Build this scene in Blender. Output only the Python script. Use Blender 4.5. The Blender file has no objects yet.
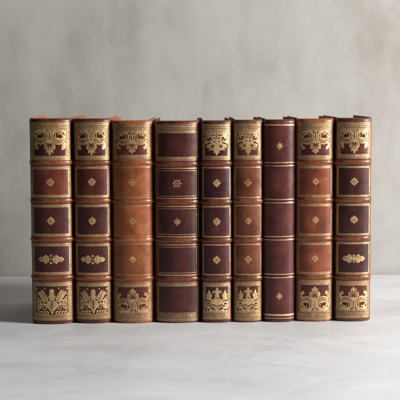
import bpy, math, random
from mathutils import Vector, Matrix, noise

random.seed(7)
MM = 0.001
scene = bpy.context.scene
col = scene.collection
PI = math.pi


# ---------------------------------------------------------------- materials
def new_mat(name):
    m = bpy.data.materials.new(name)
    m.use_nodes = True
    nt = m.node_tree
    nt.nodes.clear()
    out = nt.nodes.new('ShaderNodeOutputMaterial')
    b = nt.nodes.new('ShaderNodeBsdfPrincipled')
    nt.links.new(b.outputs[0], out.inputs[0])
    return m, nt, b


def nd(nt, kind, **kw):
    n = nt.nodes.new(kind)
    for k, v in kw.items():
        if hasattr(n, k) and k not in n.inputs:
            setattr(n, k, v)
        else:
            n.inputs[k].default_value = v
    return n


def coords(nt, scale=(1, 1, 1), loc=(0, 0, 0)):
    tc = nt.nodes.new('ShaderNodeTexCoord')
    mp = nt.nodes.new('ShaderNodeMapping')
    mp.inputs['Scale'].default_value = scale
    mp.inputs['Location'].default_value = loc
    nt.links.new(tc.outputs['Object'], mp.inputs['Vector'])
    return mp.outputs[0]


def ntex(nt, vec, scale, detail=4, rough=0.55, dist=0.0):
    n = nt.nodes.new('ShaderNodeTexNoise')
    n.inputs['Scale'].default_value = scale
    n.inputs['Detail'].default_value = detail
    n.inputs['Roughness'].default_value = rough
    n.inputs['Distortion'].default_value = dist
    nt.links.new(vec, n.inputs['Vector'])
    return n.outputs['Fac']


def ramp(nt, fac, stops):
    r = nt.nodes.new('ShaderNodeValToRGB')
    el = r.color_ramp.elements
    while len(el) < len(stops):
        el.new(0.5)
    for e, (p, c) in zip(el, stops):
        e.position = p
        e.color = (c, c, c, 1) if isinstance(c, (int, float)) else (*c, 1)
    nt.links.new(fac, r.inputs[0])
    return r.outputs[0]


def mix(nt, fac, a, b, mode='MIX'):
    m = nt.nodes.new('ShaderNodeMix')
    m.data_type = 'RGBA'
    m.blend_type = mode
    for sock, v in ((m.inputs[0], fac), (m.inputs[6], a), (m.inputs[7], b)):
        if isinstance(v, bpy.types.NodeSocket):
            nt.links.new(v, sock)
        elif isinstance(v, (int, float)):
            sock.default_value = v
        else:
            sock.default_value = (*v, 1)
    return m.outputs[2]


def math_n(nt, op, a, b=0.0):
    m = nt.nodes.new('ShaderNodeMath')
    m.operation = op
    for sock, v in ((m.inputs[0], a), (m.inputs[1], b)):
        if isinstance(v, bpy.types.NodeSocket):
            nt.links.new(v, sock)
        else:
            sock.default_value = v
    return m.outputs[0]


def bump(nt, h, bsdf, strength, dist, prev=None):
    b = nt.nodes.new('ShaderNodeBump')
    b.inputs['Strength'].default_value = strength
    b.inputs['Distance'].default_value = dist
    nt.links.new(h, b.inputs['Height'])
    if prev is not None:
        nt.links.new(prev, b.inputs['Normal'])
    nt.links.new(b.outputs[0], bsdf.inputs['Normal'])
    return b.outputs[0]


def leather(name, dark, mid, light, seed, rough=0.40, mottle=1.0, wear=0.0):
    dark, mid, light = (tuple(x * k for x, k in zip(c, (0.82, 0.73, 0.68))) for c in (dark, mid, light))
    m, nt, b = new_mat(name)
    loc = (seed * 1.37, seed * 0.71, seed * 2.3)
    v = coords(nt, (1, 1, 1), loc)
    big = ntex(nt, v, 38, 5, 0.6, 0.6)
    c1 = ramp(nt, big, [(0.34, dark), (0.52, mid), (0.70, light)])
    # small dark flecks and pores of the calf skin
    fine = ntex(nt, v, 420, 3, 0.6)
    fl = ramp(nt, fine, [(0.32, 0.45), (0.48, 1.0)])
    c2 = mix(nt, 0.55 * mottle, c1, fl, 'MULTIPLY')
    # pale scuffs, a few of them
    sc = ntex(nt, coords(nt, (1, 1, 0.35), loc), 150, 6, 0.7, 1.2)
    scm = ramp(nt, sc, [(0.62, 0.0), (0.74, 1.0)])
    c3 = mix(nt, math_n(nt, 'MULTIPLY', scm, 0.42), c2, tuple(min(1, x * 1.9 + 0.02) for x in light))
    if wear:        # rubbed paler on the raised edges
        geo = nt.nodes.new('ShaderNodeNewGeometry')
        pw = ramp(nt, geo.outputs['Pointiness'], [(0.508, 0.0), (0.55, 1.0)])
        wn = ramp(nt, ntex(nt, v, 210, 5, 0.65), [(0.40, 0.0), (0.62, 1.0)])
        k = math_n(nt, 'MULTIPLY', math_n(nt, 'MULTIPLY', pw, wn), wear)
        c3 = mix(nt, k, c3, tuple(min(1, x * 1.7 + 0.02) for x in light))
    nt.links.new(c3, b.inputs['Base Color'])
    rr = ntex(nt, v, 90, 4, 0.6)
    r0 = ramp(nt, rr, [(0.3, rough - 0.07), (0.7, rough + 0.13)])
    nt.links.new(r0, b.inputs['Roughness'])
    b.inputs['Specular IOR Level'].default_value = 0.42
    vo = nt.nodes.new('ShaderNodeTexVoronoi')
    vo.feature = 'DISTANCE_TO_EDGE'
    vo.inputs['Scale'].default_value = 900
    nt.links.new(v, vo.inputs['Vector'])
    g = ramp(nt, vo.outputs['Distance'], [(0.0, 0.0), (0.25, 1.0)])
    n1 = bump(nt, g, b, 0.08, 0.0002)
    cr = ntex(nt, coords(nt, (1, 1, 2.2), loc), 130, 6, 0.65, 1.5)
    bump(nt, cr, b, 0.20, 0.0007, n1)
    return m


def gilt(name, worn, seed, under=(0.070, 0.026, 0.018), tone=(0.72, 0.50, 0.25), rough=0.34, floor=0.25, metal=0.70):
    """gold leaf with leather showing where it has rubbed away; worn is the share that is gone"""
    tone = (tone[0] * 0.90, tone[1] * 0.83, tone[2] * 0.74)
    m, nt, b = new_mat(name)
    v = coords(nt, (1, 1, 1), (seed * 3.1, seed, seed * 0.7))
    n1 = ntex(nt, v, 520, 5, 0.7, 0.4)
    n2 = ntex(nt, v, 95, 3, 0.6, 0.3)
    s = math_n(nt, 'ADD', math_n(nt, 'MULTIPLY', n1, 0.6), math_n(nt, 'MULTIPLY', n2, 0.4))
    lo = 0.30 + worn * 0.32
    mask = ramp(nt, s, [(lo - 0.02, floor), (lo + 0.16, 1.0)])
    tint = ramp(nt, ntex(nt, v, 160, 3), [(0.3, tuple(x * 0.72 for x in tone)), (0.7, tone)])
    c = mix(nt, mask, under, tint)
    nt.links.new(c, b.inputs['Base Color'])
    nt.links.new(math_n(nt, 'MULTIPLY', mask, metal), b.inputs['Metallic'])
    nt.links.new(ramp(nt, n2, [(0.3, rough - 0.08), (0.7, rough + 0.12)]), b.inputs['Roughness'])
    bump(nt, n1, b, 0.35, 0.0006)
    return m


# ---------------------------------------------------------------- mesh collector
class MB:
    def __init__(self):
        self.v, self.f, self.mi = [], [], []

    def vert(self, p):
        self.v.append(p)
        return len(self.v) - 1

    def face(self, ids, mi=0):
        self.f.append(ids)
        self.mi.append(mi)

    def grid(self, rows, mi=0, flip=False):
        ids = [[self.vert(p) for p in r] for r in rows]
        for i in range(len(ids) - 1):
            for j in range(len(ids[0]) - 1):
                q = (ids[i][j], ids[i][j + 1], ids[i + 1][j + 1], ids[i + 1][j])
                self.face(q[::-1] if flip else q, mi)
        return ids

    def build(self, name, mats, parent=None, smooth=True, label=None):
        me = bpy.data.meshes.new(name)
        me.from_pydata([tuple(p) for p in self.v], [], self.f)
        for m in (mats if isinstance(mats, (list, tuple)) else [mats]):
            me.materials.append(m)
        me.polygons.foreach_set('material_index', self.mi)
        me.polygons.foreach_set('use_smooth', [smooth] * len(me.polygons))
        me.update()
        o = bpy.data.objects.new(name, me)
        col.objects.link(o)
        if parent:
            o.parent = parent
        if label:
            o['label'] = label
        return o


def rounded_box(mb, x0, x1, y0, y1, z0, z1, r, mi=0):
    """box with rounded edges, built from three nested rings per side"""
    import bmesh
    bm = bmesh.new()
    bmesh.ops.create_cube(bm, size=1)
    for v in bm.verts:
        v.co = Vector(((x0 + x1) / 2 + v.co.x * (x1 - x0), (y0 + y1) / 2 + v.co.y * (y1 - y0), (z0 + z1) / 2 + v.co.z * (z1 - z0)))
    bmesh.ops.bevel(bm, geom=bm.edges[:], offset=r, segments=3, profile=0.5, affect='EDGES')
    base = len(mb.v)
    bm.verts.index_update()
    for v in bm.verts:
        mb.v.append(tuple(v.co))
    for f in bm.faces:
        mb.face([base + v.index for v in f.verts], mi)
    bm.free()


# ---------------------------------------------------------------- the curved spine surface
class Spine:
    """local mm: x across, y away from the reader (0 = foremost), z up. u is arc length from the middle."""
    def __init__(self, w, h, bulge, seed):
        self.w, self.h, self.b, self.seed = w, h, bulge, seed
        a, n = w / 2, 2.08
        pts = []
        N = 400
        for i in range(N + 1):
            t = PI - PI * i / N
            c, s = math.cos(t), math.sin(t)
            x = a * math.copysign(abs(c) ** (2 / n), c)
            y = bulge * (1 - max(s, 0) ** (2 / n))
            pts.append((x, y))
        L = [0.0]
        for i in range(N):
            L.append(L[-1] + math.hypot(pts[i + 1][0] - pts[i][0], pts[i + 1][1] - pts[i][1]))
        self.S = L[-1] / 2
        self.tab, self.L = pts, [l - self.S for l in L]

    def raw(self, u):
        L = self.L
        if u <= L[0]:
            return self.tab[0][0], self.tab[0][1] + (L[0] - u)
        if u >= L[-1]:
            return self.tab[-1][0], self.tab[-1][1] + (u - L[-1])
        lo, hi = 0, len(L) - 1
        while hi - lo > 1:
            m = (lo + hi) // 2
            if L[m] <= u:
                lo = m
            else:
                hi = m
        t = (u - L[lo]) / (L[hi] - L[lo])
        p, q = self.tab[lo], self.tab[hi]
        return p[0] + (q[0] - p[0]) * t, p[1] + (q[1] - p[1]) * t

    def u_at_x(self, x):
        lo, hi = -self.S, self.S
        for _ in range(40):
            m = (lo + hi) / 2
            if self.raw(m)[0] < x:
                lo = m
            else:
                hi = m
        return (lo + hi) / 2

    def wob(self, x, z):
        s = self.seed
        return (0.28 * noise.noise(Vector((x / 24 + s * 3.3, z / 30, s))) + 0.09 * noise.noise(Vector((x / 7, z / 8 + s * 5, s * 2))))

    def pt(self, u, z, off=0.0):
        x, y = self.raw(u)
        e = 0.35
        xa, ya = self.raw(u - e)
        xb, yb = self.raw(u + e)
        tx, ty = xb - xa, yb - ya
        l = math.hypot(tx, ty)
        nx, ny = ty / l, -tx / l
        off = off + self.wob(x, z)
        return ((x + nx * off) * MM, (y + ny * off) * MM, z * MM)

    def us(self, u0, u1, step=1.3):
        n = max(2, int(math.ceil((u1 - u0) / step)))
        return [u0 + (u1 - u0) * i / n for i in range(n + 1)]


def strip_rect(S, mb, u0, u1, z0, z1, off, mi=0, step=1.4, edge=None):
    """patch lying on the spine, with a thin rim down to the leather"""
    us, zs = S.us(u0, u1, step), S.us(z0, z1, max(step, 2.0))
    rows = [[S.pt(u, z, off) for u in us] for z in zs]
    if edge is not None:
        e = 0.12
        rows = [[S.pt(u0 - e, z, edge)] + r + [S.pt(u1 + e, z, edge)] for r, z in zip(rows, zs)]
        uu = [u0 - e] + us + [u1 + e]
        rows = [[S.pt(u, z0 - e, edge) for u in uu]] + rows + [[S.pt(u, z1 + e, edge) for u in uu]]
    mb.grid(rows, mi)


def ring(S, mb, u0, u1, z0, z1, wu, wz, off, mi=0):
    strip_rect(S, mb, u0, u1, z1 - wz, z1, off, mi)
    strip_rect(S, mb, u0, u1, z0, z0 + wz, off, mi)
    strip_rect(S, mb, u0, u0 + wu, z0 + wz, z1 - wz, off, mi)
    strip_rect(S, mb, u1 - wu, u1, z0 + wz, z1 - wz, off, mi)


# ---------------------------------------------------------------- tooling: strokes, leaves, dots
class Pen:
    """draws gold tooling in a box centred on (cu, cz), half size (hx, hz); y can be flipped"""
    def __init__(self, S, mb, cu, cz, hx, hz, flip=False, off=0.22, mi=0):
        self.S, self.mb, self.cu, self.cz, self.hx, self.hz = S, mb, cu, cz, hx, hz
        self.f = -1 if flip else 1
        self.k = min(hx, hz)
        self.off, self.mi = off, mi
        self.bold = 1.0
        self.rot = random.uniform(-0.022, 0.022)
        self.ju, self.jz = random.uniform(-.25, .25), random.uniform(-.25, .25)

    def map(self, p, m):
        a, b = m * p[0] * self.hx, self.f * p[1] * self.hz
        c, s = math.cos(self.rot), math.sin(self.rot)
        return (self.cu + self.ju + a * c - b * s, self.cz + self.jz + a * s + b * c)

    def stroke(self, pts, w0, w1=None, prof=None, both=True):
        w1 = w0 if w1 is None else w1
        for m in ((1, -1) if both else (1,)):
            P = [self.map(p, m) for p in pts]
            self._ribbon(P, lambda t: (w0 + (w1 - w0) * t) * self.k * self.bold * (prof(t) if prof else 1))

    def _ribbon(self, P, wf):
        C = catmull(P, 0.55)
        n = len(C)
        jit = random.random() * 0.05
        rows = []
        for i, p in enumerate(C):
            a, b = C[max(i - 1, 0)], C[min(i + 1, n - 1)]
            tx, tz = b[0] - a[0], b[1] - a[1]
            l = math.hypot(tx, tz) or 1
            nx, nz = -tz / l, tx / l
            w = max(wf(i / (n - 1)), 0.04) / 2
            row = []
            for q, d in ((-1, 0), (-0.5, 0.05), (0, 0.075), (0.5, 0.05), (1, 0)):
                row.append(self.S.pt(p[0] + nx * w * q, p[1] + nz * w * q, self.off + jit + d * min(1, w)))
            rows.append(row)
        self.mb.grid(rows, self.mi, flip=True)

    def leaf(self, p0, p1, w, bend=0.0, both=True):
        mx, my = (p0[0] + p1[0]) / 2, (p0[1] + p1[1]) / 2
        dx, dy = p1[0] - p0[0], p1[1] - p0[1]
        c = (mx - dy * bend, my + dx * bend)
        pts = [p0, c, p1]
        prof = lambda t: max(0.0, math.sin(PI * min(1, 0.10 + 0.90 * t ** 0.85))) ** 0.6
        self.stroke(pts, w, w, prof, both)

    def acanthus(self, p0, p1, w, bend=0.0, n=3, both=True):
        """feathered leaf: a rib and pairs of lobes that leave dark gaps between them"""
        dx, dy = p1[0] - p0[0], p1[1] - p0[1]
        L = math.hypot(dx, dy)
        ux, uy = dx / L, dy / L
        def at(t):
            b = 4 * bend * t * (1 - t) / 2
            return (p0[0] + dx * t - dy * b, p0[1] + dy * t + dx * b)
        self.leaf(at(0.3), p1, w * 0.30, bend * 0.5, both)
        self.stroke([p0, at(0.5), at(0.8)], w * 0.20, w * 0.10, None, both)
        for i in range(n):
            t = 0.08 + 0.62 * i / max(1, n - 1)
            q = at(t)
            ll = w * (0.72 - 0.22 * abs(t - 0.35))
            for s in (1, -1):
                ang = 0.75 - 0.25 * t
                ex = ux * math.cos(ang) - s * uy * math.sin(ang)
                ey = uy * math.cos(ang) + s * ux * math.sin(ang)
                lw = min(w * 0.32, 0.68 * L * 0.62 / max(1, n - 1))
                self.leaf(q, (q[0] + ex * ll, q[1] + ey * ll), lw, 0.18 * s, both)
        self.vein([p0, at(0.3), at(0.6), at(0.9)], 0.045, both)

    def vein(self, pts, w, both=True):
        o, i = self.off, self.mi
        self.off, self.mi = o + 0.125, 2
        self.stroke(pts, w, w * 0.5, None, both)
        self.off, self.mi = o, i

    def disc(self, c, r, both=True):
        for m in ((1, -1) if both and abs(c[0]) > 1e-6 else (1,)):
            p = self.map(c, m)
            rr = r * self.k
            jit = random.random() * 0.05
            mid = self.mb.vert(self.S.pt(p[0], p[1], self.off + jit + 0.09 * min(1, rr)))
            n = 12
            r1 = [self.mb.vert(self.S.pt(p[0] + 0.6 * rr * math.cos(2 * PI * i / n), p[1] + 0.6 * rr * math.sin(2 * PI * i / n), self.off + jit + 0.06 * min(1, rr))) for i in range(n)]
            r2 = [self.mb.vert(self.S.pt(p[0] + rr * math.cos(2 * PI * i / n), p[1] + rr * math.sin(2 * PI * i / n), self.off + jit)) for i in range(n)]
            for i in range(n):
                j = (i + 1) % n
                self.mb.face((mid, r1[i], r1[j]), self.mi)
                self.mb.face((r1[i], r2[i], r2[j], r1[j]), self.mi)

    def circle(self, c, r, w, both=True):
        pts = [(c[0] + r * math.cos(2 * PI * i / 14) * self.k / self.hx, c[1] + r * math.sin(2 * PI * i / 14) * self.k / self.hz) for i in range(15)]
        self.stroke(pts, w, w, None, both and abs(c[0]) > 1e-6)


def catmull(P, step):
    if len(P) == 2:
        P = [P[0], ((P[0][0] + P[1][0]) / 2, (P[0][1] + P[1][1]) / 2), P[1]]
    Q = [(2 * P[0][0] - P[1][0], 2 * P[0][1] - P[1][1])] + list(P) + [(2 * P[-1][0] - P[-2][0], 2 * P[-1][1] - P[-2][1])]
    out = []
    for i in range(1, len(Q) - 2):
        a, b, c, d = Q[i - 1], Q[i], Q[i + 1], Q[i + 2]
        n = max(3, int(math.hypot(c[0] - b[0], c[1] - b[1]) / step))
        for k in range(n):
            t = k / n
            out.append(tuple(0.5 * (2 * b[j] + (c[j] - a[j]) * t + (2 * a[j] - 5 * b[j] + 4 * c[j] - d[j]) * t * t + (3 * b[j] - a[j] - 3 * c[j] + d[j]) * t ** 3) for j in (0, 1)))
    out.append(P[-1])
    return out


# ---- the large designs, y up, box [-1, 1] squared
def design_palmette(p, bulb=False):
    """palmette over two dolphin-like scrolls on a spreading foot"""
    p.bold = 1.22
    o = p.off
    p.off = o - 0.05
    p.leaf((0, -.2), (0, .9), .40 if not bulb else .34, 0, False)
    p.leaf((.22, -.16), (.92, -.02), .30, 0.12)
    p.leaf((.0, .0), (.30, .52), .24, -.15)
    p.off = o
    if bulb:
        p.disc((0, .45), .30)
    if bulb:
        for a, L in ((90, .72), (62, .64), (34, .52), (5, .42)):
            r = math.radians(a)
            p.leaf((0, .12), (L * math.cos(r) * .72, .12 + L * math.sin(r)), .26, 0.1, a != 90)
        p.disc((0, .48), .13)
        p.circle((0, .48), .22, .05)
        p.stroke([(.06, .05), (.22, .1), (.32, .24), (.24, .34), (.16, .26)], .09, .05)
        p.leaf((0, .7), (0, .96), .16, 0, False)
        p.disc((.2, .72), .06)
    else:
        for a, L in ((90, .86), (68, .76), (45, .64), (20, .52), (-8, .42)):
            r = math.radians(a)
            p.leaf((0, 0), (L * math.cos(r) * .78, .04 + L * math.sin(r)), .21, 0.12, a != 90)
        p.leaf((0, .1), (0, .62), .12, 0, False)
    for a in (76, 52, 28, 5):
        r = math.radians(a)
        p.vein([(.06 * math.cos(r), .08 + .06 * math.sin(r)), (.34 * math.cos(r), .06 + .58 * math.sin(r))], .05)
        p.disc((.11, .46), .045)
        p.disc((0, .12), .08)
    # collar and foot
    p.stroke([(-.26, -.1), (0, -.02), (.26, -.1)], .1, .1, None, False)
    p.stroke([(-.2, -.22), (0, -.16), (.2, -.22)], .07, .07, None, False)
    p.leaf((0, -.14), (0, -.98), .20, 0, False)
    p.vein([(0, -.2), (0, -.8)], .05, False)
    p.stroke([(.12, -.2), (.2, -.42), (.2, -.66), (.38, -.95)], .09, .12)
    p.stroke([(.26, -.24), (.36, -.45), (.36, -.7), (.56, -.94)], .06, .06)
    p.leaf((.1, -.6), (.3, -.98), .12, 0.2)
    # dolphin scroll
    p.stroke([(.2, -.14), (.4, .02), (.64, .05), (.84, -.12), (.88, -.42), (.7, -.64), (.5, -.6)], .15, .07)
    p.vein([(.24, -.12), (.42, .0), (.64, .03), (.82, -.13), (.86, -.4)], .045)
    p.acanthus((.28, -.22), (.78, -.10), .40, 0.1, 4)
    p.acanthus((.5, -.02), (.9, -.22), .36, -0.15, 2)
    p.stroke([(.78, -.05), (.93, .12), (.93, .34), (.84, .5)], .18, .1)
    p.leaf((.9, .3), (.8, .58), .15, 0.2)
    p.disc((.78, .34), .055)
    p.stroke([(.3, -.3), (.4, -.2), (.5, -.26), (.46, -.36)], .06, .04)
    p.stroke([(.94, -.3), (.97, -.6), (.8, -.82), (.55, -.84)], .07, .06)
    # ground below
    for x in (.44, .6, .76, .92):
        p.leaf((x - .1, -.97), (x + .03, -.80), .13, 0.2)
    p.stroke([(.36, -.74), (.55, -.76), (.8, -.72), (.98, -.84)], .05, .05)
    if bulb:
        p.leaf((.86, .10), (.88, .52), .20, 0.05)
        p.disc((.87, .40), .08)


def design_bouquet(p):
    """fleur-de-lis over a basket of scrolls and leaves"""
    p.bold = 1.12
    p.leaf((0, .34), (0, .96), .26, 0, False)
    p.stroke([(.03, .38), (.11, .54), (.24, .66), (.35, .58), (.30, .46)], .15, .08)
    p.stroke([(-.2, .36), (0, .32), (.2, .36)], .09, .09, None, False)
    p.leaf((.02, .28), (.16, .06), .14, .2)
    # side sprays
    p.leaf((.58, .06), (.72, .74), .24, .0)
    p.leaf((.60, .18), (.50, .46), .16, .15)
    p.leaf((.66, .20), (.90, .48), .18, -.1)
    p.stroke([(.12, -.30), (.34, -.12), (.58, .02), (.64, .20)], .13, .10)
    p.disc((.62, .10), .12)
    p.leaf((.58, -.02), (.98, .14), .22, .12)
    # shell in the middle
    for a in (90, 60, 31):
        r = math.radians(a)
        p.leaf((0, -.36), (.46 * math.cos(r), -.36 + .52 * math.sin(r)), .19, 0.08, a != 90)
    p.disc((0, -.36), .13)
    p.stroke([(.10, -.36), (.40, -.26), (.74, -.18), (.96, -.30), (.92, -.54), (.74, -.54), (.74, -.40)], .16, .08)
    p.disc((.79, -.42), .075)
    p.leaf((.36, -.20), (.46, .04), .16, .1)
    p.leaf((.44, -.30), (.64, -.44), .16, .1)
    p.stroke([(-.40, -.46), (0, -.58), (.40, -.46)], .10, .10, None, False)
    p.stroke([(.36, -.46), (.52, -.56), (.60, -.72), (.46, -.80), (.38, -.68)], .12, .07)
    p.stroke([(-.30, -.60), (0, -.72), (.30, -.60)], .09, .09, None, False)
    p.leaf((0, -.66), (0, -.96), .18, 0, False)
    p.leaf((.56, -.62), (.96, -.72), .18, .12)
    for c in ((.84, .0), (.96, -.10), (.30, .02), (.22, -.80)):
        p.disc(c, .06)
    for x in (.16, .40, .64, .88):
        p.leaf((x - .12, -.96), (x + .06, -.82), .14, 0.2)


def design_cluster(p):
    """lacy bunch of scrolls and florets narrowing to a point"""
    p.bold = 1.1
    p.leaf((0, .46), (0, .96), .24, 0, False)
    p.leaf((.03, .50), (.22, .76), .17, -.1)
    p.leaf((.05, .42), (.34, .54), .16, -.1)
    for k in range(6):
        a = 2 * PI * k / 6 + PI / 6
        p.disc((.17 * math.cos(a), .20 + .17 * math.sin(a)), .12, False)
    p.disc((0, .20), .10)
    p.stroke([(0, .06), (0, -.5)], .14, .20, None, False)
    p.stroke([(.05, -.08), (.26, -.02), (.50, .12), (.60, .36), (.46, .50), (.34, .40), (.42, .28)], .15, .08)
    p.disc((.43, .32), .075)
    p.leaf((.56, .14), (.80, .40), .20, -.15)
    p.leaf((.50, .06), (.92, .16), .20, .1)
    p.stroke([(.06, -.30), (.32, -.24), (.66, -.16), (.92, -.28), (.90, -.52), (.70, -.54), (.68, -.40)], .15, .08)
    p.disc((.74, -.42), .075)
    p.leaf((.30, -.18), (.52, .0), .17, .1)
    p.leaf((.72, -.12), (.98, .02), .18, -.15)
    p.leaf((.20, -.32), (.48, -.42), .17, -.1)
    p.stroke([(.05, -.52), (.24, -.58), (.42, -.56), (.54, -.68), (.44, -.80), (.34, -.70)], .13, .07)
    p.leaf((.50, -.62), (.92, -.70), .18, .12)
    p.acanthus((0, -.38), (0, -.96), .30, 0, 3, False)
    for c in ((.22, .32), (.66, .52), (.96, -.12), (.56, -.30), (.22, -.78)):
        p.disc(c, .055)
    for x in (.16, .40, .64, .88):
        p.leaf((x - .12, -.96), (x + .06, -.82), .14, 0.2)


def design_spread(p):
    """two upright leaves and two drooping ones round a stem with a round head, heart below"""
    p.disc((0, .64), .17)
    p.stroke([(0, .54), (0, .1)], .12, .16, None, False)
    p.stroke([(-.15, .34), (0, .29), (.15, .34)], .09, .09, None, False)
    p.leaf((.06, .30), (.20, .50), .10, 0.2)
    p.acanthus((.30, -.04), (.70, .74), .44, -0.10, 4)
    p.leaf((.30, .0), (.62, .54), .20, -0.10)
    p.leaf((.12, .02), (.24, .34), .12, 0.25)
    p.stroke([(.10, -.16), (.36, -.04), (.70, .02), (.92, .24)], .12, .08)
    p.acanthus((.40, -.10), (.98, -.10), .30, 0.10, 3)
    p.stroke([(.10, -.32), (.40, -.26), (.74, -.32), (.95, -.56)], .13, .09)
    p.acanthus((.42, -.36), (.96, -.36), .26, 0.05, 3)
    p.stroke([(.40, -.30), (.34, -.50), (.46, -.62), (.58, -.54)], .08, .05)
    p.leaf((.66, -.50), (.90, -.68), .12, 0.1)
    p.disc((.90, .44), .05)
    # heart
    p.leaf((0, .18), (0, -.97), .40, 0, False)
    p.leaf((.04, .02), (.04, -.76), .24, -0.34)
    p.vein([(0, .08), (0, -.8)], .05, False)
    for q in (.0, -.2, -.4):
        p.vein([(.02, q - .14), (.13, q + .04)], .035)
    p.stroke([(.05, -.12), (.18, -.06), (.27, -.22), (.22, -.45), (.1, -.66)], .10, .06)
    p.disc((.42, .84), .055)
    p.disc((.93, .80), .05)
    for x in (.30, .48, .66, .84):
        p.leaf((x - .07, -.90), (x + .08, -.74), .11, 0.3)
        p.disc((x + .10, -.88), .04)
    p.stroke([(.16, -.97), (.5, -.95), (.98, -.96)], .05, .05)


def motif_quatrefoil(p):
    for d in ((1, 0), (-1, 0), (0, 1), (0, -1)):
        p.leaf((d[0] * .30, d[1] * .30), (d[0], d[1]), .46, 0, False)
        p.disc((d[0] * .62, d[1] * .62), .17, False)
        p.disc(((d[0] - d[1]) * .45, (d[1] + d[0]) * .45), .21, False)
        p.stroke([((d[0] - d[1]) * .2, (d[1] + d[0]) * .2), ((d[0] - d[1]) * .42, (d[1] + d[0]) * .42)], .13, .13, None, False)
        p.disc((d[0] * .36 - d[1] * .62, d[1] * .36 + d[0] * .62), .08, False)
    p.circle((0, 0), .32, .13)
    p.disc((0, 0), .16)


def motif_lozenge(p):
    for d in ((1, 0), (-1, 0), (0, 1), (0, -1)):
        p.stroke([(d[0] * .96, d[1] * .96), ((d[0] - d[1]) * .46, (d[1] + d[0]) * .46), (-d[1] * .96, d[0] * .96)], .16, .16, None, False)
        p.leaf((d[0] * .22, d[1] * .22), (d[0] * .86, d[1] * .86), .28, 0, False)
        p.disc((d[0] * .96, d[1] * .96), .15, False)
        p.disc(((d[0] - d[1]) * .5, (d[1] + d[0]) * .5), .15, False)
    p.circle((0, 0), .26, .12)
    p.disc((0, 0), .12)


def motif_star(p):
    for i in range(8):
        a = i * PI / 4
        L = 1.0 if i % 2 == 0 else .88
        p.leaf((.2 * math.cos(a), .2 * math.sin(a)), (L * math.cos(a), L * math.sin(a)), .34, 0, False)
    p.disc((0, 0), .24)


def motif_knot(p):
    for sx in (1, -1):
        p.stroke([(sx * .62, .86), (sx * .44, .62), (sx * .66, .34), (sx * .40, .0), (sx * .66, -.34), (sx * .44, -.62), (sx * .62, -.86)], .14, .14, None, False)
        p.stroke([(sx * .16, .66), (sx * .24, .2), (sx * .14, -.2), (sx * .22, -.66)], .11, .11, None, False)
        p.disc((sx * .86, 0), .22, False)
        for sy in (1, -1):
            p.disc((sx * .72, sy * .78), .13, False)
            p.leaf((sx * .3, sy * .3), (sx * .60, sy * .56), .16, .1, False)
    for sy in (1, -1):
        p.stroke([(-.6, sy * .84), (-.3, sy * .66), (0, sy * .84), (.3, sy * .66), (.6, sy * .84)], .13, .13, None, False)
        p.disc((0, sy * .58), .11, False)
    p.disc((0, 0), .12)


def motif_spray(p, solid=False):
    """wide spray, twice as long as high"""
    if solid:
        p.disc((0, 0), .26)
        p.disc((0, .62), .2)
        p.disc((0, -.62), .2)
        p.leaf((0, .1), (0, .7), .3, 0, False)
        p.leaf((0, -.1), (0, -.7), .3, 0, False)
    else:
        p.disc((0, .72), .23)
        p.disc((0, -.72), .23)
        p.stroke([(-.09, .2), (0, .05), (.09, .2)], .12, .12, None, False)
        p.stroke([(0, .1), (0, -.3)], .14, .1, None, False)
    for sy in (1, -1):
        p.leaf((.14, sy * .1), (.40, sy * .9), .46, -0.2 * sy)
        p.leaf((.22, sy * .05), (.58, sy * .62), .40, -0.2 * sy)
        p.leaf((.4, 0), (.88, sy * .46), .36, -0.15 * sy)
        p.disc((.42, sy * .66), .17)
        p.stroke([(.2, sy * .12), (.16, sy * .5), (.26, sy * .68)], .13, .1)
    p.leaf((.3, 0), (1.0, 0), .44, 0)
    p.disc((.88, .0), .30)
    for sy in (1, -1):
        p.disc((.40, sy * .58), .27)
        p.disc((.54, sy * .30), .24)
        p.disc((.74, sy * .30), .22)
        p.vein([(.3, sy * .08), (.44, sy * .5)], .07)
        p.vein([(.5, sy * .06), (.72, sy * .26)], .07)
    p.stroke([(.1, 0), (.45, 0)], .22, .3)


# ---------------------------------------------------------------- one book
def beads(p_S, mb, u0, u1, z, pitch, r, mi, kind='dot', off=0.24):
    n = max(2, int((u1 - u0) / pitch))
    for i in range(n):
        u = u0 + (u1 - u0) * (i + .5) / n
        p = Pen(p_S, mb, u, z, 1, 1, off=off, mi=mi)
        p.ju, p.jz = p.ju * .35, p.jz * .25
        if kind == 'dot':
            p.disc((0, 0), r)
        elif kind == 'leaf':
            s = 1 if i % 2 else -1
            p.leaf((-pitch * .42, -s * r), (pitch * .42, s * r), r * 1.1, 0.25 * s, False)
        else:
            p.leaf((0, -r), (0, r), r * .9, 0, False)


def beads_v(p_S, mb, u, z0, z1, pitch, r, mi, off=0.24):
    n = max(2, int((z1 - z0) / pitch))
    for i in range(n):
        Pen(p_S, mb, u, z0 + (z1 - z0) * (i + .5) / n, 1, 1, off=off, mi=mi).disc((0, 0), r)


GOLD = (0.98, 0.69, 0.38)
PANEL = 0.14
GROUND = 0.20
LINE = 0.25


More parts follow.
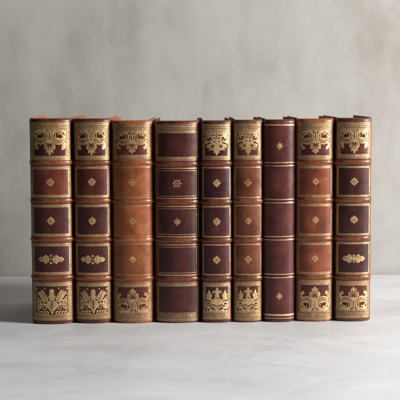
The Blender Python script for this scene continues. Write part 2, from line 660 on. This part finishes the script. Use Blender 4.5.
def make_book(spec):
    w, h, x, yoff = spec['w'] * 1.007, spec['h'], spec['x'] * 1.005, spec['y']
    seed = spec['seed']
    S = Spine(w, h, spec.get('bulge', w * 0.29), seed)
    root = bpy.data.objects.new('leather_book', None)
    root.empty_display_size = 0.02
    col.objects.link(root)
    root.location = (x * MM, yoff * MM, 0.0003)
    root.rotation_euler = (0, math.radians(spec.get('lean', 0)), math.radians(spec['rz']))
    root['label'] = spec['label']
    root['category'] = 'book'
    root['group'] = 'leather-bound books standing in a row'
    body = leather('calf_body', *spec['body'], seed, 0.36, wear=0.8)
    boardm = leather('calf_board', *spec.get('board', spec['body']), seed + 3, 0.80)
    bandm = leather('calf_band', *spec['band'], seed + 11, 0.29, wear=0.9)
    g = gilt('gilt', spec.get('worn', 0.24), seed, tone=spec.get('tone', GOLD))
    gw = gilt('gilt_rubbed', spec.get('worn2', 0.46), seed + 5, tone=tuple(c * k for c, k in zip(spec.get('tone', GOLD), (0.60, 0.60, 0.66))), rough=0.45, floor=0.30)

    # spine leather with turned-in caps
    mb = MB()
    ext = 4.0
    us = [-S.S - ext, -S.S - 1.5] + S.us(-S.S, S.S, 1.0) + [S.S + 1.5, S.S + ext]
    prof = []
    rt, rb = 2.4, 1.6
    prof += [(1.6, 3.0), (1.2, 0.2)]
    for i in range(5):
        a = PI / 2 * i / 4
        prof.append((rb * (1 - math.sin(a)), rb - rb * math.cos(a)))
    n = 90
    for i in range(1, n):
        z = rb + (h - rt - rb) * i / n
        cap = 0.55 * math.exp(-((z - (h - 3.6)) / 1.5) ** 2) + 0.45 * math.exp(-((z - 2.8) / 1.3) ** 2)
        prof.append((-cap, z))
    for i in range(6):
        a = PI / 2 * i / 5
        prof.append((rt * (1 - math.cos(a)) - (0.3 if i == 0 else 0), h - rt + rt * math.sin(a)))
    prof += [(4.0, h - 0.3), (5.2, h - 1.4), (5.6, h - 6.0)]
    rows = []
    for q, z in prof:
        r = []
        for u in us:
            if q <= 0:
                p = S.pt(u, z, -q)
            else:
                p = S.pt(u, z, 0)
                k = 1 - q / (w / 2)
                p = (p[0] * k, p[1] + q * MM, p[2])
            if abs(u) > S.S:        # tuck behind the boards
                p = (p[0] * (1 - 0.9 / (w / 2)), p[1], p[2])
            r.append(p)
        rows.append(r)
    mb.grid(rows)
    mb.build('spine', body, root)

    # raised bands over the cords
    bands = spec['bands']
    bh = spec.get('band_h', 0.92)
    if bh:
        for zc in bands:
            mb = MB()
            hw = 2.55
            zs = [-1.25, -1.0, -.86, -.7, -.5, -.25, 0, .25, .5, .7, .86, 1.0, 1.25]
            rows = []
            for t in zs:
                hgt = bh * max(0, math.cos(min(1, abs(t)) * PI / 2)) ** 0.75 - (0.05 if abs(t) >= 1 else 0) - (0.1 if abs(t) > 1.1 else 0)
                row = []
                for u in [-S.S - 3.4, -S.S - 1.5] + S.us(-S.S, S.S, 1.0) + [S.S + 1.5, S.S + 3.4]:
                    k = 1.0
                    if abs(u) > S.S:
                        k = 0.75 if abs(u) < S.S + 2 else -0.3
                    nz = 0.18 * noise.noise(Vector((u / 9, zc, seed)))
                    row.append(S.pt(u, zc + t * hw + nz, hgt * k + 0.06 + 0.10 * noise.noise(Vector((u / 5, zc + t, seed * 2)))))
                rows.append(row)
            mb.grid(rows)
            mb.build('raised_band', bandm, root)

    # boards
    D = spec.get('depth', 140)
    bt = 3.0
    for s in (-1, 1):
        mb = MB()
        xo = s * (w / 2 - 0.15)
        xi = s * (w / 2 - 0.15 - bt)
        rounded_box(mb, min(xo, xi) * MM, max(xo, xi) * MM, (S.b + 1.2) * MM, (S.b + D) * MM, 0.0, (h + spec.get('over', 0.8)) * MM, 0.9 * MM)
        mb.build('cover_board', boardm, root)
    # pages
    mb = MB()
    xw = w / 2 - bt - 0.4
    rounded_box(mb, -xw * MM, xw * MM, (S.b + 1.5) * MM, (S.b + D - 4) * MM, 3.2 * MM, (h - 3.4) * MM, 0.5 * MM)
    mb.build('page_block', PAGES, root)
    mb = MB()
    for k in range(1):
        rws = []
        for i in range(9):
            a = 2 * PI * i / 8
            rws.append([(u * MM, (S.b - 1.0 + 1.4 * math.cos(a) + 0.02 * abs(u)) * MM, (h - 3.6 + 1.4 * math.sin(a)) * MM) for u in S.us(-xw + 1, xw - 1, 1.5)])
        mb.grid(rws)
    mb.build('headband', HEADBAND, root)

    # panels
    ux = spec.get('inset', 1.7)
    U = S.u_at_x(w / 2 - ux)
    for i, P in enumerate(spec['panels']):
        z1 = (h - P.get('top', 5.0)) if i == 0 else bands[i - 1] - P.get('gapt', 4.3)
        z0 = P.get('bot', 4.2) if i == len(spec['panels']) - 1 else bands[i] + P.get('gapb', 4.0)
        pm = leather('calf_panel', *P['leather'], seed * 7 + i, P.get('rough', 0.33))
        mb = MB()
        strip_rect(S, mb, -U, U, z0, z1, PANEL, 0, 1.2, edge=-0.02)
        pan = mb.build('spine_panel', pm, root, label=P.get('label'))
        fr, orn = MB(), MB()
        st = P['style']
        if st == 'tooled':            # wide tooled border round a dark field
            tz, bz, su = P.get('tz', 8.5), P.get('bz', 4.8), P.get('su', 5.0)
            lo = P.get('foot', 0.0)
            b0 = bz + lo
            # rubbed gold ground
            strip_rect(S, fr, -U, U, z1 - tz, z1, GROUND, 1)
            strip_rect(S, fr, -U, U, z0, z0 + b0, GROUND, 1)
            strip_rect(S, fr, -U, -U + su, z0 + b0, z1 - tz, GROUND, 1)
            strip_rect(S, fr, U - su, U, z0 + b0, z1 - tz, GROUND, 1)
            # fine lines
            def hl(z, t=0.5, a=0.0):
                strip_rect(S, fr, -U + a, U - a, z - t / 2, z + t / 2, LINE, 0)
            def dl(z, t=0.5, a=0.0):
                strip_rect(S, fr, -U + a, U - a, z - t / 2, z + t / 2, LINE - 0.025, 2)
            hl(z1 - 0.35, .6); dl(z1 - 1.0, .55); hl(z1 - 1.65, .5)
            hl(z0 + 0.35, .6); dl(z0 + 0.95, .45); hl(z0 + 1.5, .4)
            for s in (-1, 1):
                for o, t, mi in ((0.3, .5, 0), (0.9, .45, 2), (1.45, .4, 0), (su - 0.3, .5, 0), (su - .85, .4, 2)):
                    a0 = s * (U - o)
                    strip_rect(S, fr, a0 - t / 2, a0 + t / 2, z0 + b0 + .1, z1 - tz - .1, LINE if mi == 0 else LINE - .025, mi)
                beads_v(S, fr, s * (U - (su + .6) / 2), z0 + b0, z1 - tz, 1.55, .42, 0)
                beads_v(S, fr, s * (U - (su + .6) / 2) + .0, z0 + b0 - .8, z1 - tz - .8, 1.55, .2, 2, .27)
            # bead rows in the top and bottom borders
            if tz > 6:
                beads(S, fr, -U + 1, U - 1, z1 - 3.2, 1.7, .55, 0)
                dl(z1 - 4.2, .4)
                beads(S, fr, -U + 1, U - 1, z1 - 5.2, 2.4, .62, 0, 'leaf')
                dl(z1 - 6.3, .75, su * .5); beads(S, fr, -U + su * .6, U - su * .6, z1 - 6.3, 2.1, .36, 0)
                hl(z1 - tz + .9, .45, su * .5)
            else:
                beads(S, fr, -U + 1, U - 1, z1 - (tz + 1.3) / 2, 1.7, .5, 0)
                hl(z1 - tz + .3, .5, su - .6)
            if b0 > 6:
                beads(S, fr, -U + 1, U - 1, z0 + 2.6, 2.2, .62, 0, 'leaf')
                dl(z0 + 3.8, .4)
                beads(S, fr, -U + 1, U - 1, z0 + 4.7, 1.5, .4, 0)
                dl(z0 + b0 - .9, .45, su * .5); hl(z0 + b0 - .3, .45, su * .5)
            else:
                beads(S, fr, -U + 1, U - 1, z0 + (b0 + 1.3) / 2, 1.7, .5, 0)
                hl(z0 + b0 - .3, .5, su - .6)
            if P.get('design'):
                fh, fw = (z1 - tz - z0 - b0) / 2, U - su
                pen = Pen(S, orn, 0, z0 + b0 + fh, fw * 1.0, fh * 1.0, P.get('flip', False))
                P['design'](pen)
                # rubbed gold spandrels close the field behind the scrolls
                yb = P.get('spandrel')
                if yb:
                    zz = (z1 - tz - yb * fh, z1 - tz) if P.get('flip') else (z0 + b0, z0 + b0 + yb * fh)
                    strip_rect(S, orn, -fw, fw, zz[0], zz[1], GROUND - .02, 1)
        else:
            t = P.get('t', 2.0)
            if st == 'wide':
                strip = (t * 1.25, t)
                ring(S, fr, -U, U, z0, z1, strip[0], strip[1], GROUND, 1)
                for o, tt in ((0.0, .42), (strip[1] - .42, .42)):
                    ring(S, fr, -U + o * 1.25, U - o * 1.25, z0 + o, z1 - o, tt * 1.2, tt, LINE, 0)
            elif st == 'double':
                ring(S, fr, -U, U, z0, z1, 1.5, 1.3, LINE, 0)
                ring(S, fr, -U + 3.6, U - 3.6, z0 + 3.0, z1 - 3.0, .8, .65, LINE, 0)
            elif st == 'single':
                ring(S, fr, -U, U, z0, z1, t * 1.2, t, GROUND, 0)
                ring(S, fr, -U + t * .45, U - t * .45, z0 + t * .38, z1 - t * .38, t * .22, t * .22, LINE, 2)
            elif st == 'lines':
                for zz in (z0 + .5, z1 - .5):
                    fr = MB()
                    strip_rect(S, fr, -S.S + .6, S.S - .6, zz - .5, zz + .5, GROUND, 1)
                    strip_rect(S, fr, -S.S + .6, S.S - .6, zz - .2, zz + .2, LINE, 0)
                    fr.build('gilt_line', [g, gw, pm], pan)
                fr = MB()
            elif st == 'pairs':
                for zz, tt in P['lines']:
                    fr = MB()
                    strip_rect(S, fr, -S.S + .3, S.S - .3, zz - tt / 2, zz + tt / 2, GROUND, 0)
                    fr.build('gilt_line', [g, gw, pm], pan)
                fr = MB()
            if P.get('design'):
                hx, hz = P['size']
                P['design'](Pen(S, orn, P.get('du', 0), (z0 + z1) / 2 + P.get('dz', 0), hx, hz))
        mats = [g, gw, pm]
        if fr.v:
            fr.build('gilt_border', mats, pan)
        if orn.v:
            orn.build('gilt_ornament', mats, pan)
    return root


# page edges and headband shared by all the books
PAGES, nt, b = new_mat('page_edges')
v = coords(nt, (2600, 3, 3))
c = ramp(nt, ntex(nt, v, 1.0, 2), [(0.3, (0.42, 0.33, 0.20)), (0.7, (0.66, 0.56, 0.40))])
nt.links.new(c, b.inputs['Base Color'])
b.inputs['Roughness'].default_value = 0.8
HEADBAND, nt, b = new_mat('headband_thread')
v = coords(nt, (700, 1, 1))
c = ramp(nt, ntex(nt, v, 1.0, 1), [(0.45, (0.30, 0.05, 0.03)), (0.55, (0.55, 0.45, 0.25))])
nt.links.new(c, b.inputs['Base Color'])
b.inputs['Roughness'].default_value = 0.75

# leathers: (dark, mid, light)
MAROON = ((0.032, 0.005, 0.004), (0.060, 0.011, 0.008), (0.095, 0.020, 0.014))
PLUM = ((0.032, 0.005, 0.005), (0.060, 0.011, 0.010), (0.095, 0.019, 0.017))
RED = ((0.100, 0.018, 0.010), (0.158, 0.032, 0.018), (0.215, 0.052, 0.030))
DARKRED = ((0.065, 0.009, 0.007), (0.108, 0.018, 0.012), (0.150, 0.031, 0.020))
BODY_M = ((0.055, 0.012, 0.007), (0.100, 0.025, 0.013), (0.160, 0.046, 0.023))
BODY_T = ((0.165, 0.046, 0.014), (0.290, 0.094, 0.030), (0.420, 0.155, 0.056))
TAN = ((0.200, 0.056, 0.018), (0.330, 0.108, 0.036), (0.460, 0.170, 0.064))
BROWN = ((0.105, 0.026, 0.011), (0.185, 0.054, 0.023), (0.280, 0.094, 0.042))
RUSSET = ((0.125, 0.025, 0.010), (0.225, 0.054, 0.022), (0.340, 0.100, 0.042))
BAND_O = ((0.120, 0.032, 0.012), (0.215, 0.066, 0.024), (0.330, 0.122, 0.048))
BAND_M = ((0.080, 0.019, 0.011), (0.145, 0.038, 0.020), (0.235, 0.074, 0.038))
PLUM_PALE = ((0.060, 0.012, 0.011), (0.100, 0.022, 0.019), (0.142, 0.036, 0.031))  # paler plum, the smooth-backed book's own leather colour


def std_panels(leathers, style, head, tail, smalls, **kw):
    ps = []
    for i, L in enumerate(leathers):
        if i == 0:
            ps.append(dict(leather=L, style='tooled', **head))
        elif i == 4:
            ps.append(dict(leather=L, style='tooled', **tail))
        else:
            d = dict(leather=L, style=style, **kw)
            if smalls[i - 1]:
                d['design'], d['size'] = smalls[i - 1]
            ps.append(d)
    return ps


Q = motif_quatrefoil
bulb = lambda p: design_palmette(p, True)
spray_open = lambda p: motif_spray(p, False)
spray_solid = lambda p: motif_spray(p, True)

BOOKS = [
    dict(w=49.4, h=243.4, board=BODY_T, over=0.3, x=-174.3, y=-6, rz=-0.15, seed=1, body=BODY_M, band=BAND_O, tone=(0.92, 0.64, 0.32),
         bands=[191.2, 146.4, 100.4, 54.9],
         label='dark maroon gilt book with one red-brown panel, at the left end of the row',
         panels=std_panels([MAROON, RED, PLUM, PLUM, MAROON], 'wide',
                           dict(design=bulb, flip=True, spandrel=.30, top=4.6, gapb=3.2, tz=7.6, bz=5.0, su=7.0),
                           dict(design=design_spread, top=5, gapt=5.0, bot=4.4, tz=4.6, bz=6.0, su=6.0, foot=.4),
                           [(Q, (5.3, 5.3)), (Q, (5.3, 5.3)), (spray_open, (15.5, 6.2))], t=3.2)),
    dict(w=43.7, h=243.0, board=BODY_T, over=0.3, x=-126.0, y=-2.5, rz=0.1, seed=2, body=BODY_M, band=BAND_O, tone=(0.93, 0.65, 0.33),
         bands=[191.0, 145.9, 99.5, 53.8],
         label='dark plum gilt book with a wide gilt spray, just left of the all-tan book',
         panels=std_panels([MAROON, DARKRED, PLUM, PLUM, MAROON], 'wide',
                           dict(design=bulb, flip=True, spandrel=.30, top=4.6, gapb=3.2, tz=7.6, bz=5.0, su=5.6),
                           dict(design=design_spread, gapt=5.0, bot=4.8, tz=4.6, bz=6.0, su=5.0, foot=.4),
                           [(Q, (5.2, 5.2)), (Q, (5.2, 5.2)), (spray_open, (14.5, 6.0))], t=2.8)),
    dict(w=47.7, h=240.5, x=-79.0, y=-2.5, rz=0.12, seed=3, body=BODY_T, band=BODY_T, worn=.38, tone=(0.90, 0.60, 0.30),
         bands=[190.5, 144.9, 99.2, 53.3], over=0.6,
         label='tan brown calf book with bare tan middle panels between thin gilt lines',
         panels=std_panels([DARKRED, TAN, TAN, TAN, DARKRED], 'lines',
                           dict(design=design_palmette, flip=True, spandrel=.2, top=4.0, gapb=4.5, tz=8.2, bz=5.0, su=6.4),
                           dict(design=design_palmette, spandrel=.2, gapt=5.0, bot=2.6, tz=5.0, bz=6.0, su=6.0, foot=3.0),
                           [(motif_lozenge, (4.4, 4.4)), (Q, (4.4, 4.4)), (Q, (4.5, 4.5))])),
    dict(w=53.7, h=239.9, x=-26.3, y=-2, rz=-0.1, seed=4, body=BODY_M, band=BAND_M, worn=.32, worn2=.5, tone=(0.80, 0.54, 0.29),
         bands=[188.8, 143.8, 98.3, 52.5], over=0.6,
         label='widest book, plum brown with double gilt frames and empty head and tail panels',
         panels=std_panels([PLUM, PLUM, PLUM, PLUM, PLUM], 'double',
                           dict(top=4.2, gapb=4.2, tz=10.5, bz=4.4, su=4.6),
                           dict(gapt=4.0, bot=1.8, tz=4.8, bz=8.4, su=4.6, foot=2.0),
                           [(motif_knot, (5.0, 5.0)), (motif_star, (4.9, 4.9)), None])),
    dict(w=35.9, h=240.1, x=20.1, y=-1.5, rz=0.75, seed=5, body=BODY_M, band=BAND_M,
         bands=[189.5, 143.5, 98.1, 52.8], over=0.6,
         label='narrow dark plum book with gilt leaf bouquets, right next to the widest book',
         panels=std_panels([MAROON, PLUM, PLUM, PLUM, MAROON], 'single',
                           dict(design=design_cluster, flip=True, spandrel=.30, top=3.2, gapb=4.2, tz=9.4, bz=4.6, su=4.0),
                           dict(design=design_bouquet, spandrel=.16, gapt=5.0, bot=4.0, tz=4.6, bz=5.6, su=4.2, foot=2.2),
                           [(Q, (4.9, 5.2)), (Q, (4.9, 5.2)), (Q, (4.9, 5.2))], t=1.5)),
    dict(w=34.7, h=240.7, x=56.9, y=0.5, rz=0.3, seed=6, body=((0.08, 0.028, 0.013), (0.13, 0.05, 0.024), (0.19, 0.08, 0.04)), band=BAND_O,
         bands=[189.8, 144.4, 98.3, 52.6], over=0.6, tone=(0.94, 0.66, 0.34),
         label='narrow chestnut brown book with gilt leaf bouquets, left neighbour of the smooth-backed book',
         panels=std_panels([DARKRED, BROWN, BROWN, BROWN, DARKRED], 'single',
                           dict(design=design_cluster, flip=True, spandrel=.30, top=3.2, gapb=4.2, tz=9.4, bz=4.6, su=4.6),
                           dict(design=design_bouquet, spandrel=.16, gapt=4.0, bot=2.2, tz=5.0, bz=5.6, su=4.6, foot=4.0),
                           [(motif_lozenge, (4.2, 4.5)), (Q, (4.2, 4.5)), (motif_lozenge, (4.2, 4.5))], t=1.3)),
    dict(w=36.6, h=240.9, x=94.0, y=1, rz=0.2, seed=7, body=PLUM_PALE, band=BAND_M, band_h=0.0, tone=(0.94, 0.67, 0.37), worn=.2, bulge=10.6,
         bands=[188.2, 144.5, 100.4, 55.3], over=0.6, inset=1.0,
         label='smooth-backed plum book without raised bands, ringed by paired gilt lines with two star flowers',
         panels=[dict(leather=PLUM_PALE, style='pairs', top=3.0, gapb=0.2, lines=[(234.4, 1.9), (237.0, .6), (190.1, 1.1)], design=motif_star, size=(4.6, 4.9), dz=-3.4),
                 dict(leather=PLUM_PALE, style='pairs', gapt=0.2, gapb=0.2, lines=[(186.2, 1.1), (146.5, 1.1)]),
                 dict(leather=PLUM_PALE, style='pairs', gapt=0.2, gapb=0.2, lines=[(142.5, 1.1), (102.4, 1.1)]),
                 dict(leather=PLUM_PALE, style='pairs', gapt=0.2, gapb=0.2, lines=[(98.4, 1.1), (57.3, 1.1)]),
                 dict(leather=PLUM_PALE, style='pairs', gapt=0.2, bot=2.5, lines=[(53.3, 1.1), (8.4, 2.4), (4.4, .9)], design=motif_star, size=(4.4, 4.9), dz=2.0)]),
    dict(w=44.4, h=241.7, x=136.4, y=3.4, rz=0.1, seed=8, body=BODY_T, band=BAND_O, tone=(0.96, 0.67, 0.36),
         bands=[190.1, 145.0, 98.9, 53.0], over=0.5,
         label='red-brown calf book between the smooth-backed book and the right end book',
         panels=std_panels([DARKRED, RUSSET, RUSSET, RUSSET, DARKRED], 'wide',
                           dict(design=design_palmette, flip=True, spandrel=.2, top=4.6, gapb=3.4, tz=8.0, bz=5.0, su=5.6),
                           dict(design=design_palmette, spandrel=.2, gapt=3.6, bot=2.2, tz=5.4, bz=6.4, su=5.4, foot=3.0),
                           [(Q, (4.3, 4.5)), (Q, (4.3, 4.7)), (Q, (4.3, 4.5))], t=2.6)),
    dict(w=42.6, h=242.4, x=182.1, y=3.2, rz=0.15, seed=9, body=((0.07, 0.02, 0.013), (0.12, 0.038, 0.024), (0.18, 0.065, 0.04)), band=BAND_O, tone=(0.96, 0.68, 0.38),
         bands=[189.9, 145.1, 99.3, 52.5], over=0.5,
         label='dark plum gilt book with a dense gilt spray, at the right end of the row',
         panels=std_panels([DARKRED, PLUM, PLUM, PLUM, DARKRED], 'wide',
                           dict(design=bulb, flip=True, spandrel=.30, top=5.0, gapb=4.6, tz=8.0, bz=5.2, su=5.2),
                           dict(design=design_palmette, spandrel=.2, gapt=4.0, bot=4.0, tz=5.4, bz=6.4, su=4.8, foot=2.4),
                           [(Q, (5.2, 5.2)), (Q, (5.2, 5.2)), (spray_solid, (13.5, 6.2))], t=2.3)),
]
for spec in BOOKS:
    make_book(spec)

# ---------------------------------------------------------------- marble top and plaster wall
m, nt, b = new_mat('pale_marble')
v1 = coords(nt, (1.0, 1.6, 1), (0.3, 0.1, 0))
cloud = ntex(nt, v1, 5.5, 9, 0.62, 0.8)
c0 = ramp(nt, cloud, [(0.30, (0.49, 0.502, 0.522)), (0.46, (0.615, 0.628, 0.648)), (0.68, (0.70, 0.714, 0.736))])
v2 = coords(nt, (0.8, 1.9, 1), (1.3, 2.1, 0))
vein = ntex(nt, v2, 9.0, 9, 0.66, 1.4)
vm = ramp(nt, vein, [(0.485, 0.0), (0.50, 1.0), (0.515, 0.0)])
gate = ramp(nt, ntex(nt, v1, 3.5, 3, 0.5), [(0.50, 0.0), (0.64, 1.0)])
c1 = mix(nt, math_n(nt, 'MULTIPLY', math_n(nt, 'MULTIPLY', vm, gate), 0.55), c0, (0.40, 0.395, 0.385))
v3 = coords(nt, (7, 15, 1), (0.7, 0.2, 0))
spk = ramp(nt, ntex(nt, v3, 2.6, 6, 0.7, 0.5), [(0.665, 0.0), (0.74, 1.0)])
c2 = mix(nt, math_n(nt, 'MULTIPLY', spk, 0.40), c1, (0.30, 0.285, 0.265))
v4 = coords(nt, (1, 1, 1))
pits = ramp(nt, ntex(nt, v4, 260, 3, 0.6), [(0.24, 0.72), (0.36, 1.0)])
c3 = mix(nt, 0.6, c2, pits, 'MULTIPLY')
nt.links.new(c3, b.inputs['Base Color'])
nt.links.new(ramp(nt, ntex(nt, v1, 14, 6), [(0.3, 0.50), (0.7, 0.66)]), b.inputs['Roughness'])
bump(nt, ntex(nt, v4, 55, 6), b, 0.12, 0.001)
mb = MB()
rounded_box(mb, -1.6, 1.9, -0.95, 0.378, -0.035, 0.0, 0.004)
tab = mb.build('marble_table', m)
tab['label'] = 'pale grey-white streaked marble tabletop under the row of books'
tab['category'] = 'table'

m, nt, b = new_mat('limewash_plaster')
v1 = coords(nt, (1.7, 1, 1.1), (3.1, 0, 1.7))
big = ntex(nt, v1, 4.2, 8, 0.56, 0.35)
v2 = coords(nt, (9.0, 1, 0.9), (2.0, 0, 1.1))
stre = ntex(nt, v2, 3.6, 6, 0.6, 0.6)
v3 = coords(nt, (1.4, 1, 1))
bl = ntex(nt, v3, 13, 8, 0.62, 0.3)
s = math_n(nt, 'ADD', math_n(nt, 'MULTIPLY', big, 0.46), math_n(nt, 'ADD', math_n(nt, 'MULTIPLY', stre, 0.18), math_n(nt, 'MULTIPLY', bl, 0.36)))
c = ramp(nt, s, [(0.36, (0.318, 0.295, 0.264)), (0.50, (0.412, 0.394, 0.366)), (0.64, (0.478, 0.464, 0.440))])
v4 = coords(nt, (3.0, 1, 1.2), (0.9, 0, 0.4))
chip = ramp(nt, ntex(nt, v4, 22, 8, 0.72, 1.0), [(0.68, 0.0), (0.74, 1.0)])
c = mix(nt, math_n(nt, 'MULTIPLY', chip, 0.22), c, (0.25, 0.23, 0.205))
nt.links.new(c, b.inputs['Base Color'])
b.inputs['Roughness'].default_value = 0.85
bump(nt, ntex(nt, v3, 34, 6, 0.6, 0.2), b, 0.06, 0.002)
mb = MB()
rounded_box(mb, -2.6, 2.6, 0.382, 0.50, -1.0, 2.2, 0.004)
wall = mb.build('wall', m)
wall['kind'] = 'structure'

# ---------------------------------------------------------------- light: a window to the right, a dim room
world = bpy.data.worlds.new('World')
scene.world = world
world.use_nodes = True
bg = world.node_tree.nodes['Background']
bg.inputs[0].default_value = (1.0, 0.95, 0.90, 1)
bg.inputs[1].default_value = 0.018


def area(name, loc, target, sx, sy, power, color):
    L = bpy.data.lights.new(name, 'AREA')
    L.shape = 'RECTANGLE'
    L.size, L.size_y = sx, sy
    L.energy = power
    L.color = color
    o = bpy.data.objects.new(name, L)
    col.objects.link(o)
    o.location = loc
    d = Vector(target) - Vector(loc)
    o.rotation_euler = d.to_track_quat('-Z', 'Y').to_euler()
    return o


area('window_light', (2.35, -0.76, 1.06), (0, 0.06, 0.12), 0.75, 0.94, 157, (1.0, 0.985, 0.965))

# ---------------------------------------------------------------- camera
yaw, pitch, roll = math.radians(-0.2), math.radians(5.0), math.radians(-0.22)
f = Vector((-math.sin(yaw) * math.cos(pitch), math.cos(yaw) * math.cos(pitch), -math.sin(pitch)))
r = Vector((math.cos(yaw), math.sin(yaw), 0))
u = r.cross(f)
r2 = r * math.cos(roll) + u * math.sin(roll)
u2 = u * math.cos(roll) - r * math.sin(roll)
M = Matrix((r2, u2, -f)).transposed().to_4x4()
M.translation = Vector((-0.00435, -1.41, 0.27007))
cam = bpy.data.cameras.new('camera')
co = bpy.data.objects.new('camera', cam)
col.objects.link(co)
co.matrix_world = M
cam.sensor_width = 36
cam.lens = 108
cam.clip_start, cam.clip_end = 0.05, 50
cam.dof.use_dof = True
cam.dof.focus_distance = 1.425
cam.dof.aperture_fstop = 13
scene.camera = co

scene.view_settings.view_transform = 'Standard'
scene.view_settings.look = 'None'
scene.view_settings.exposure = 0
scene.view_settings.gamma = 1
scene.cycles.use_denoising = True
scene.cycles.max_bounces = 8
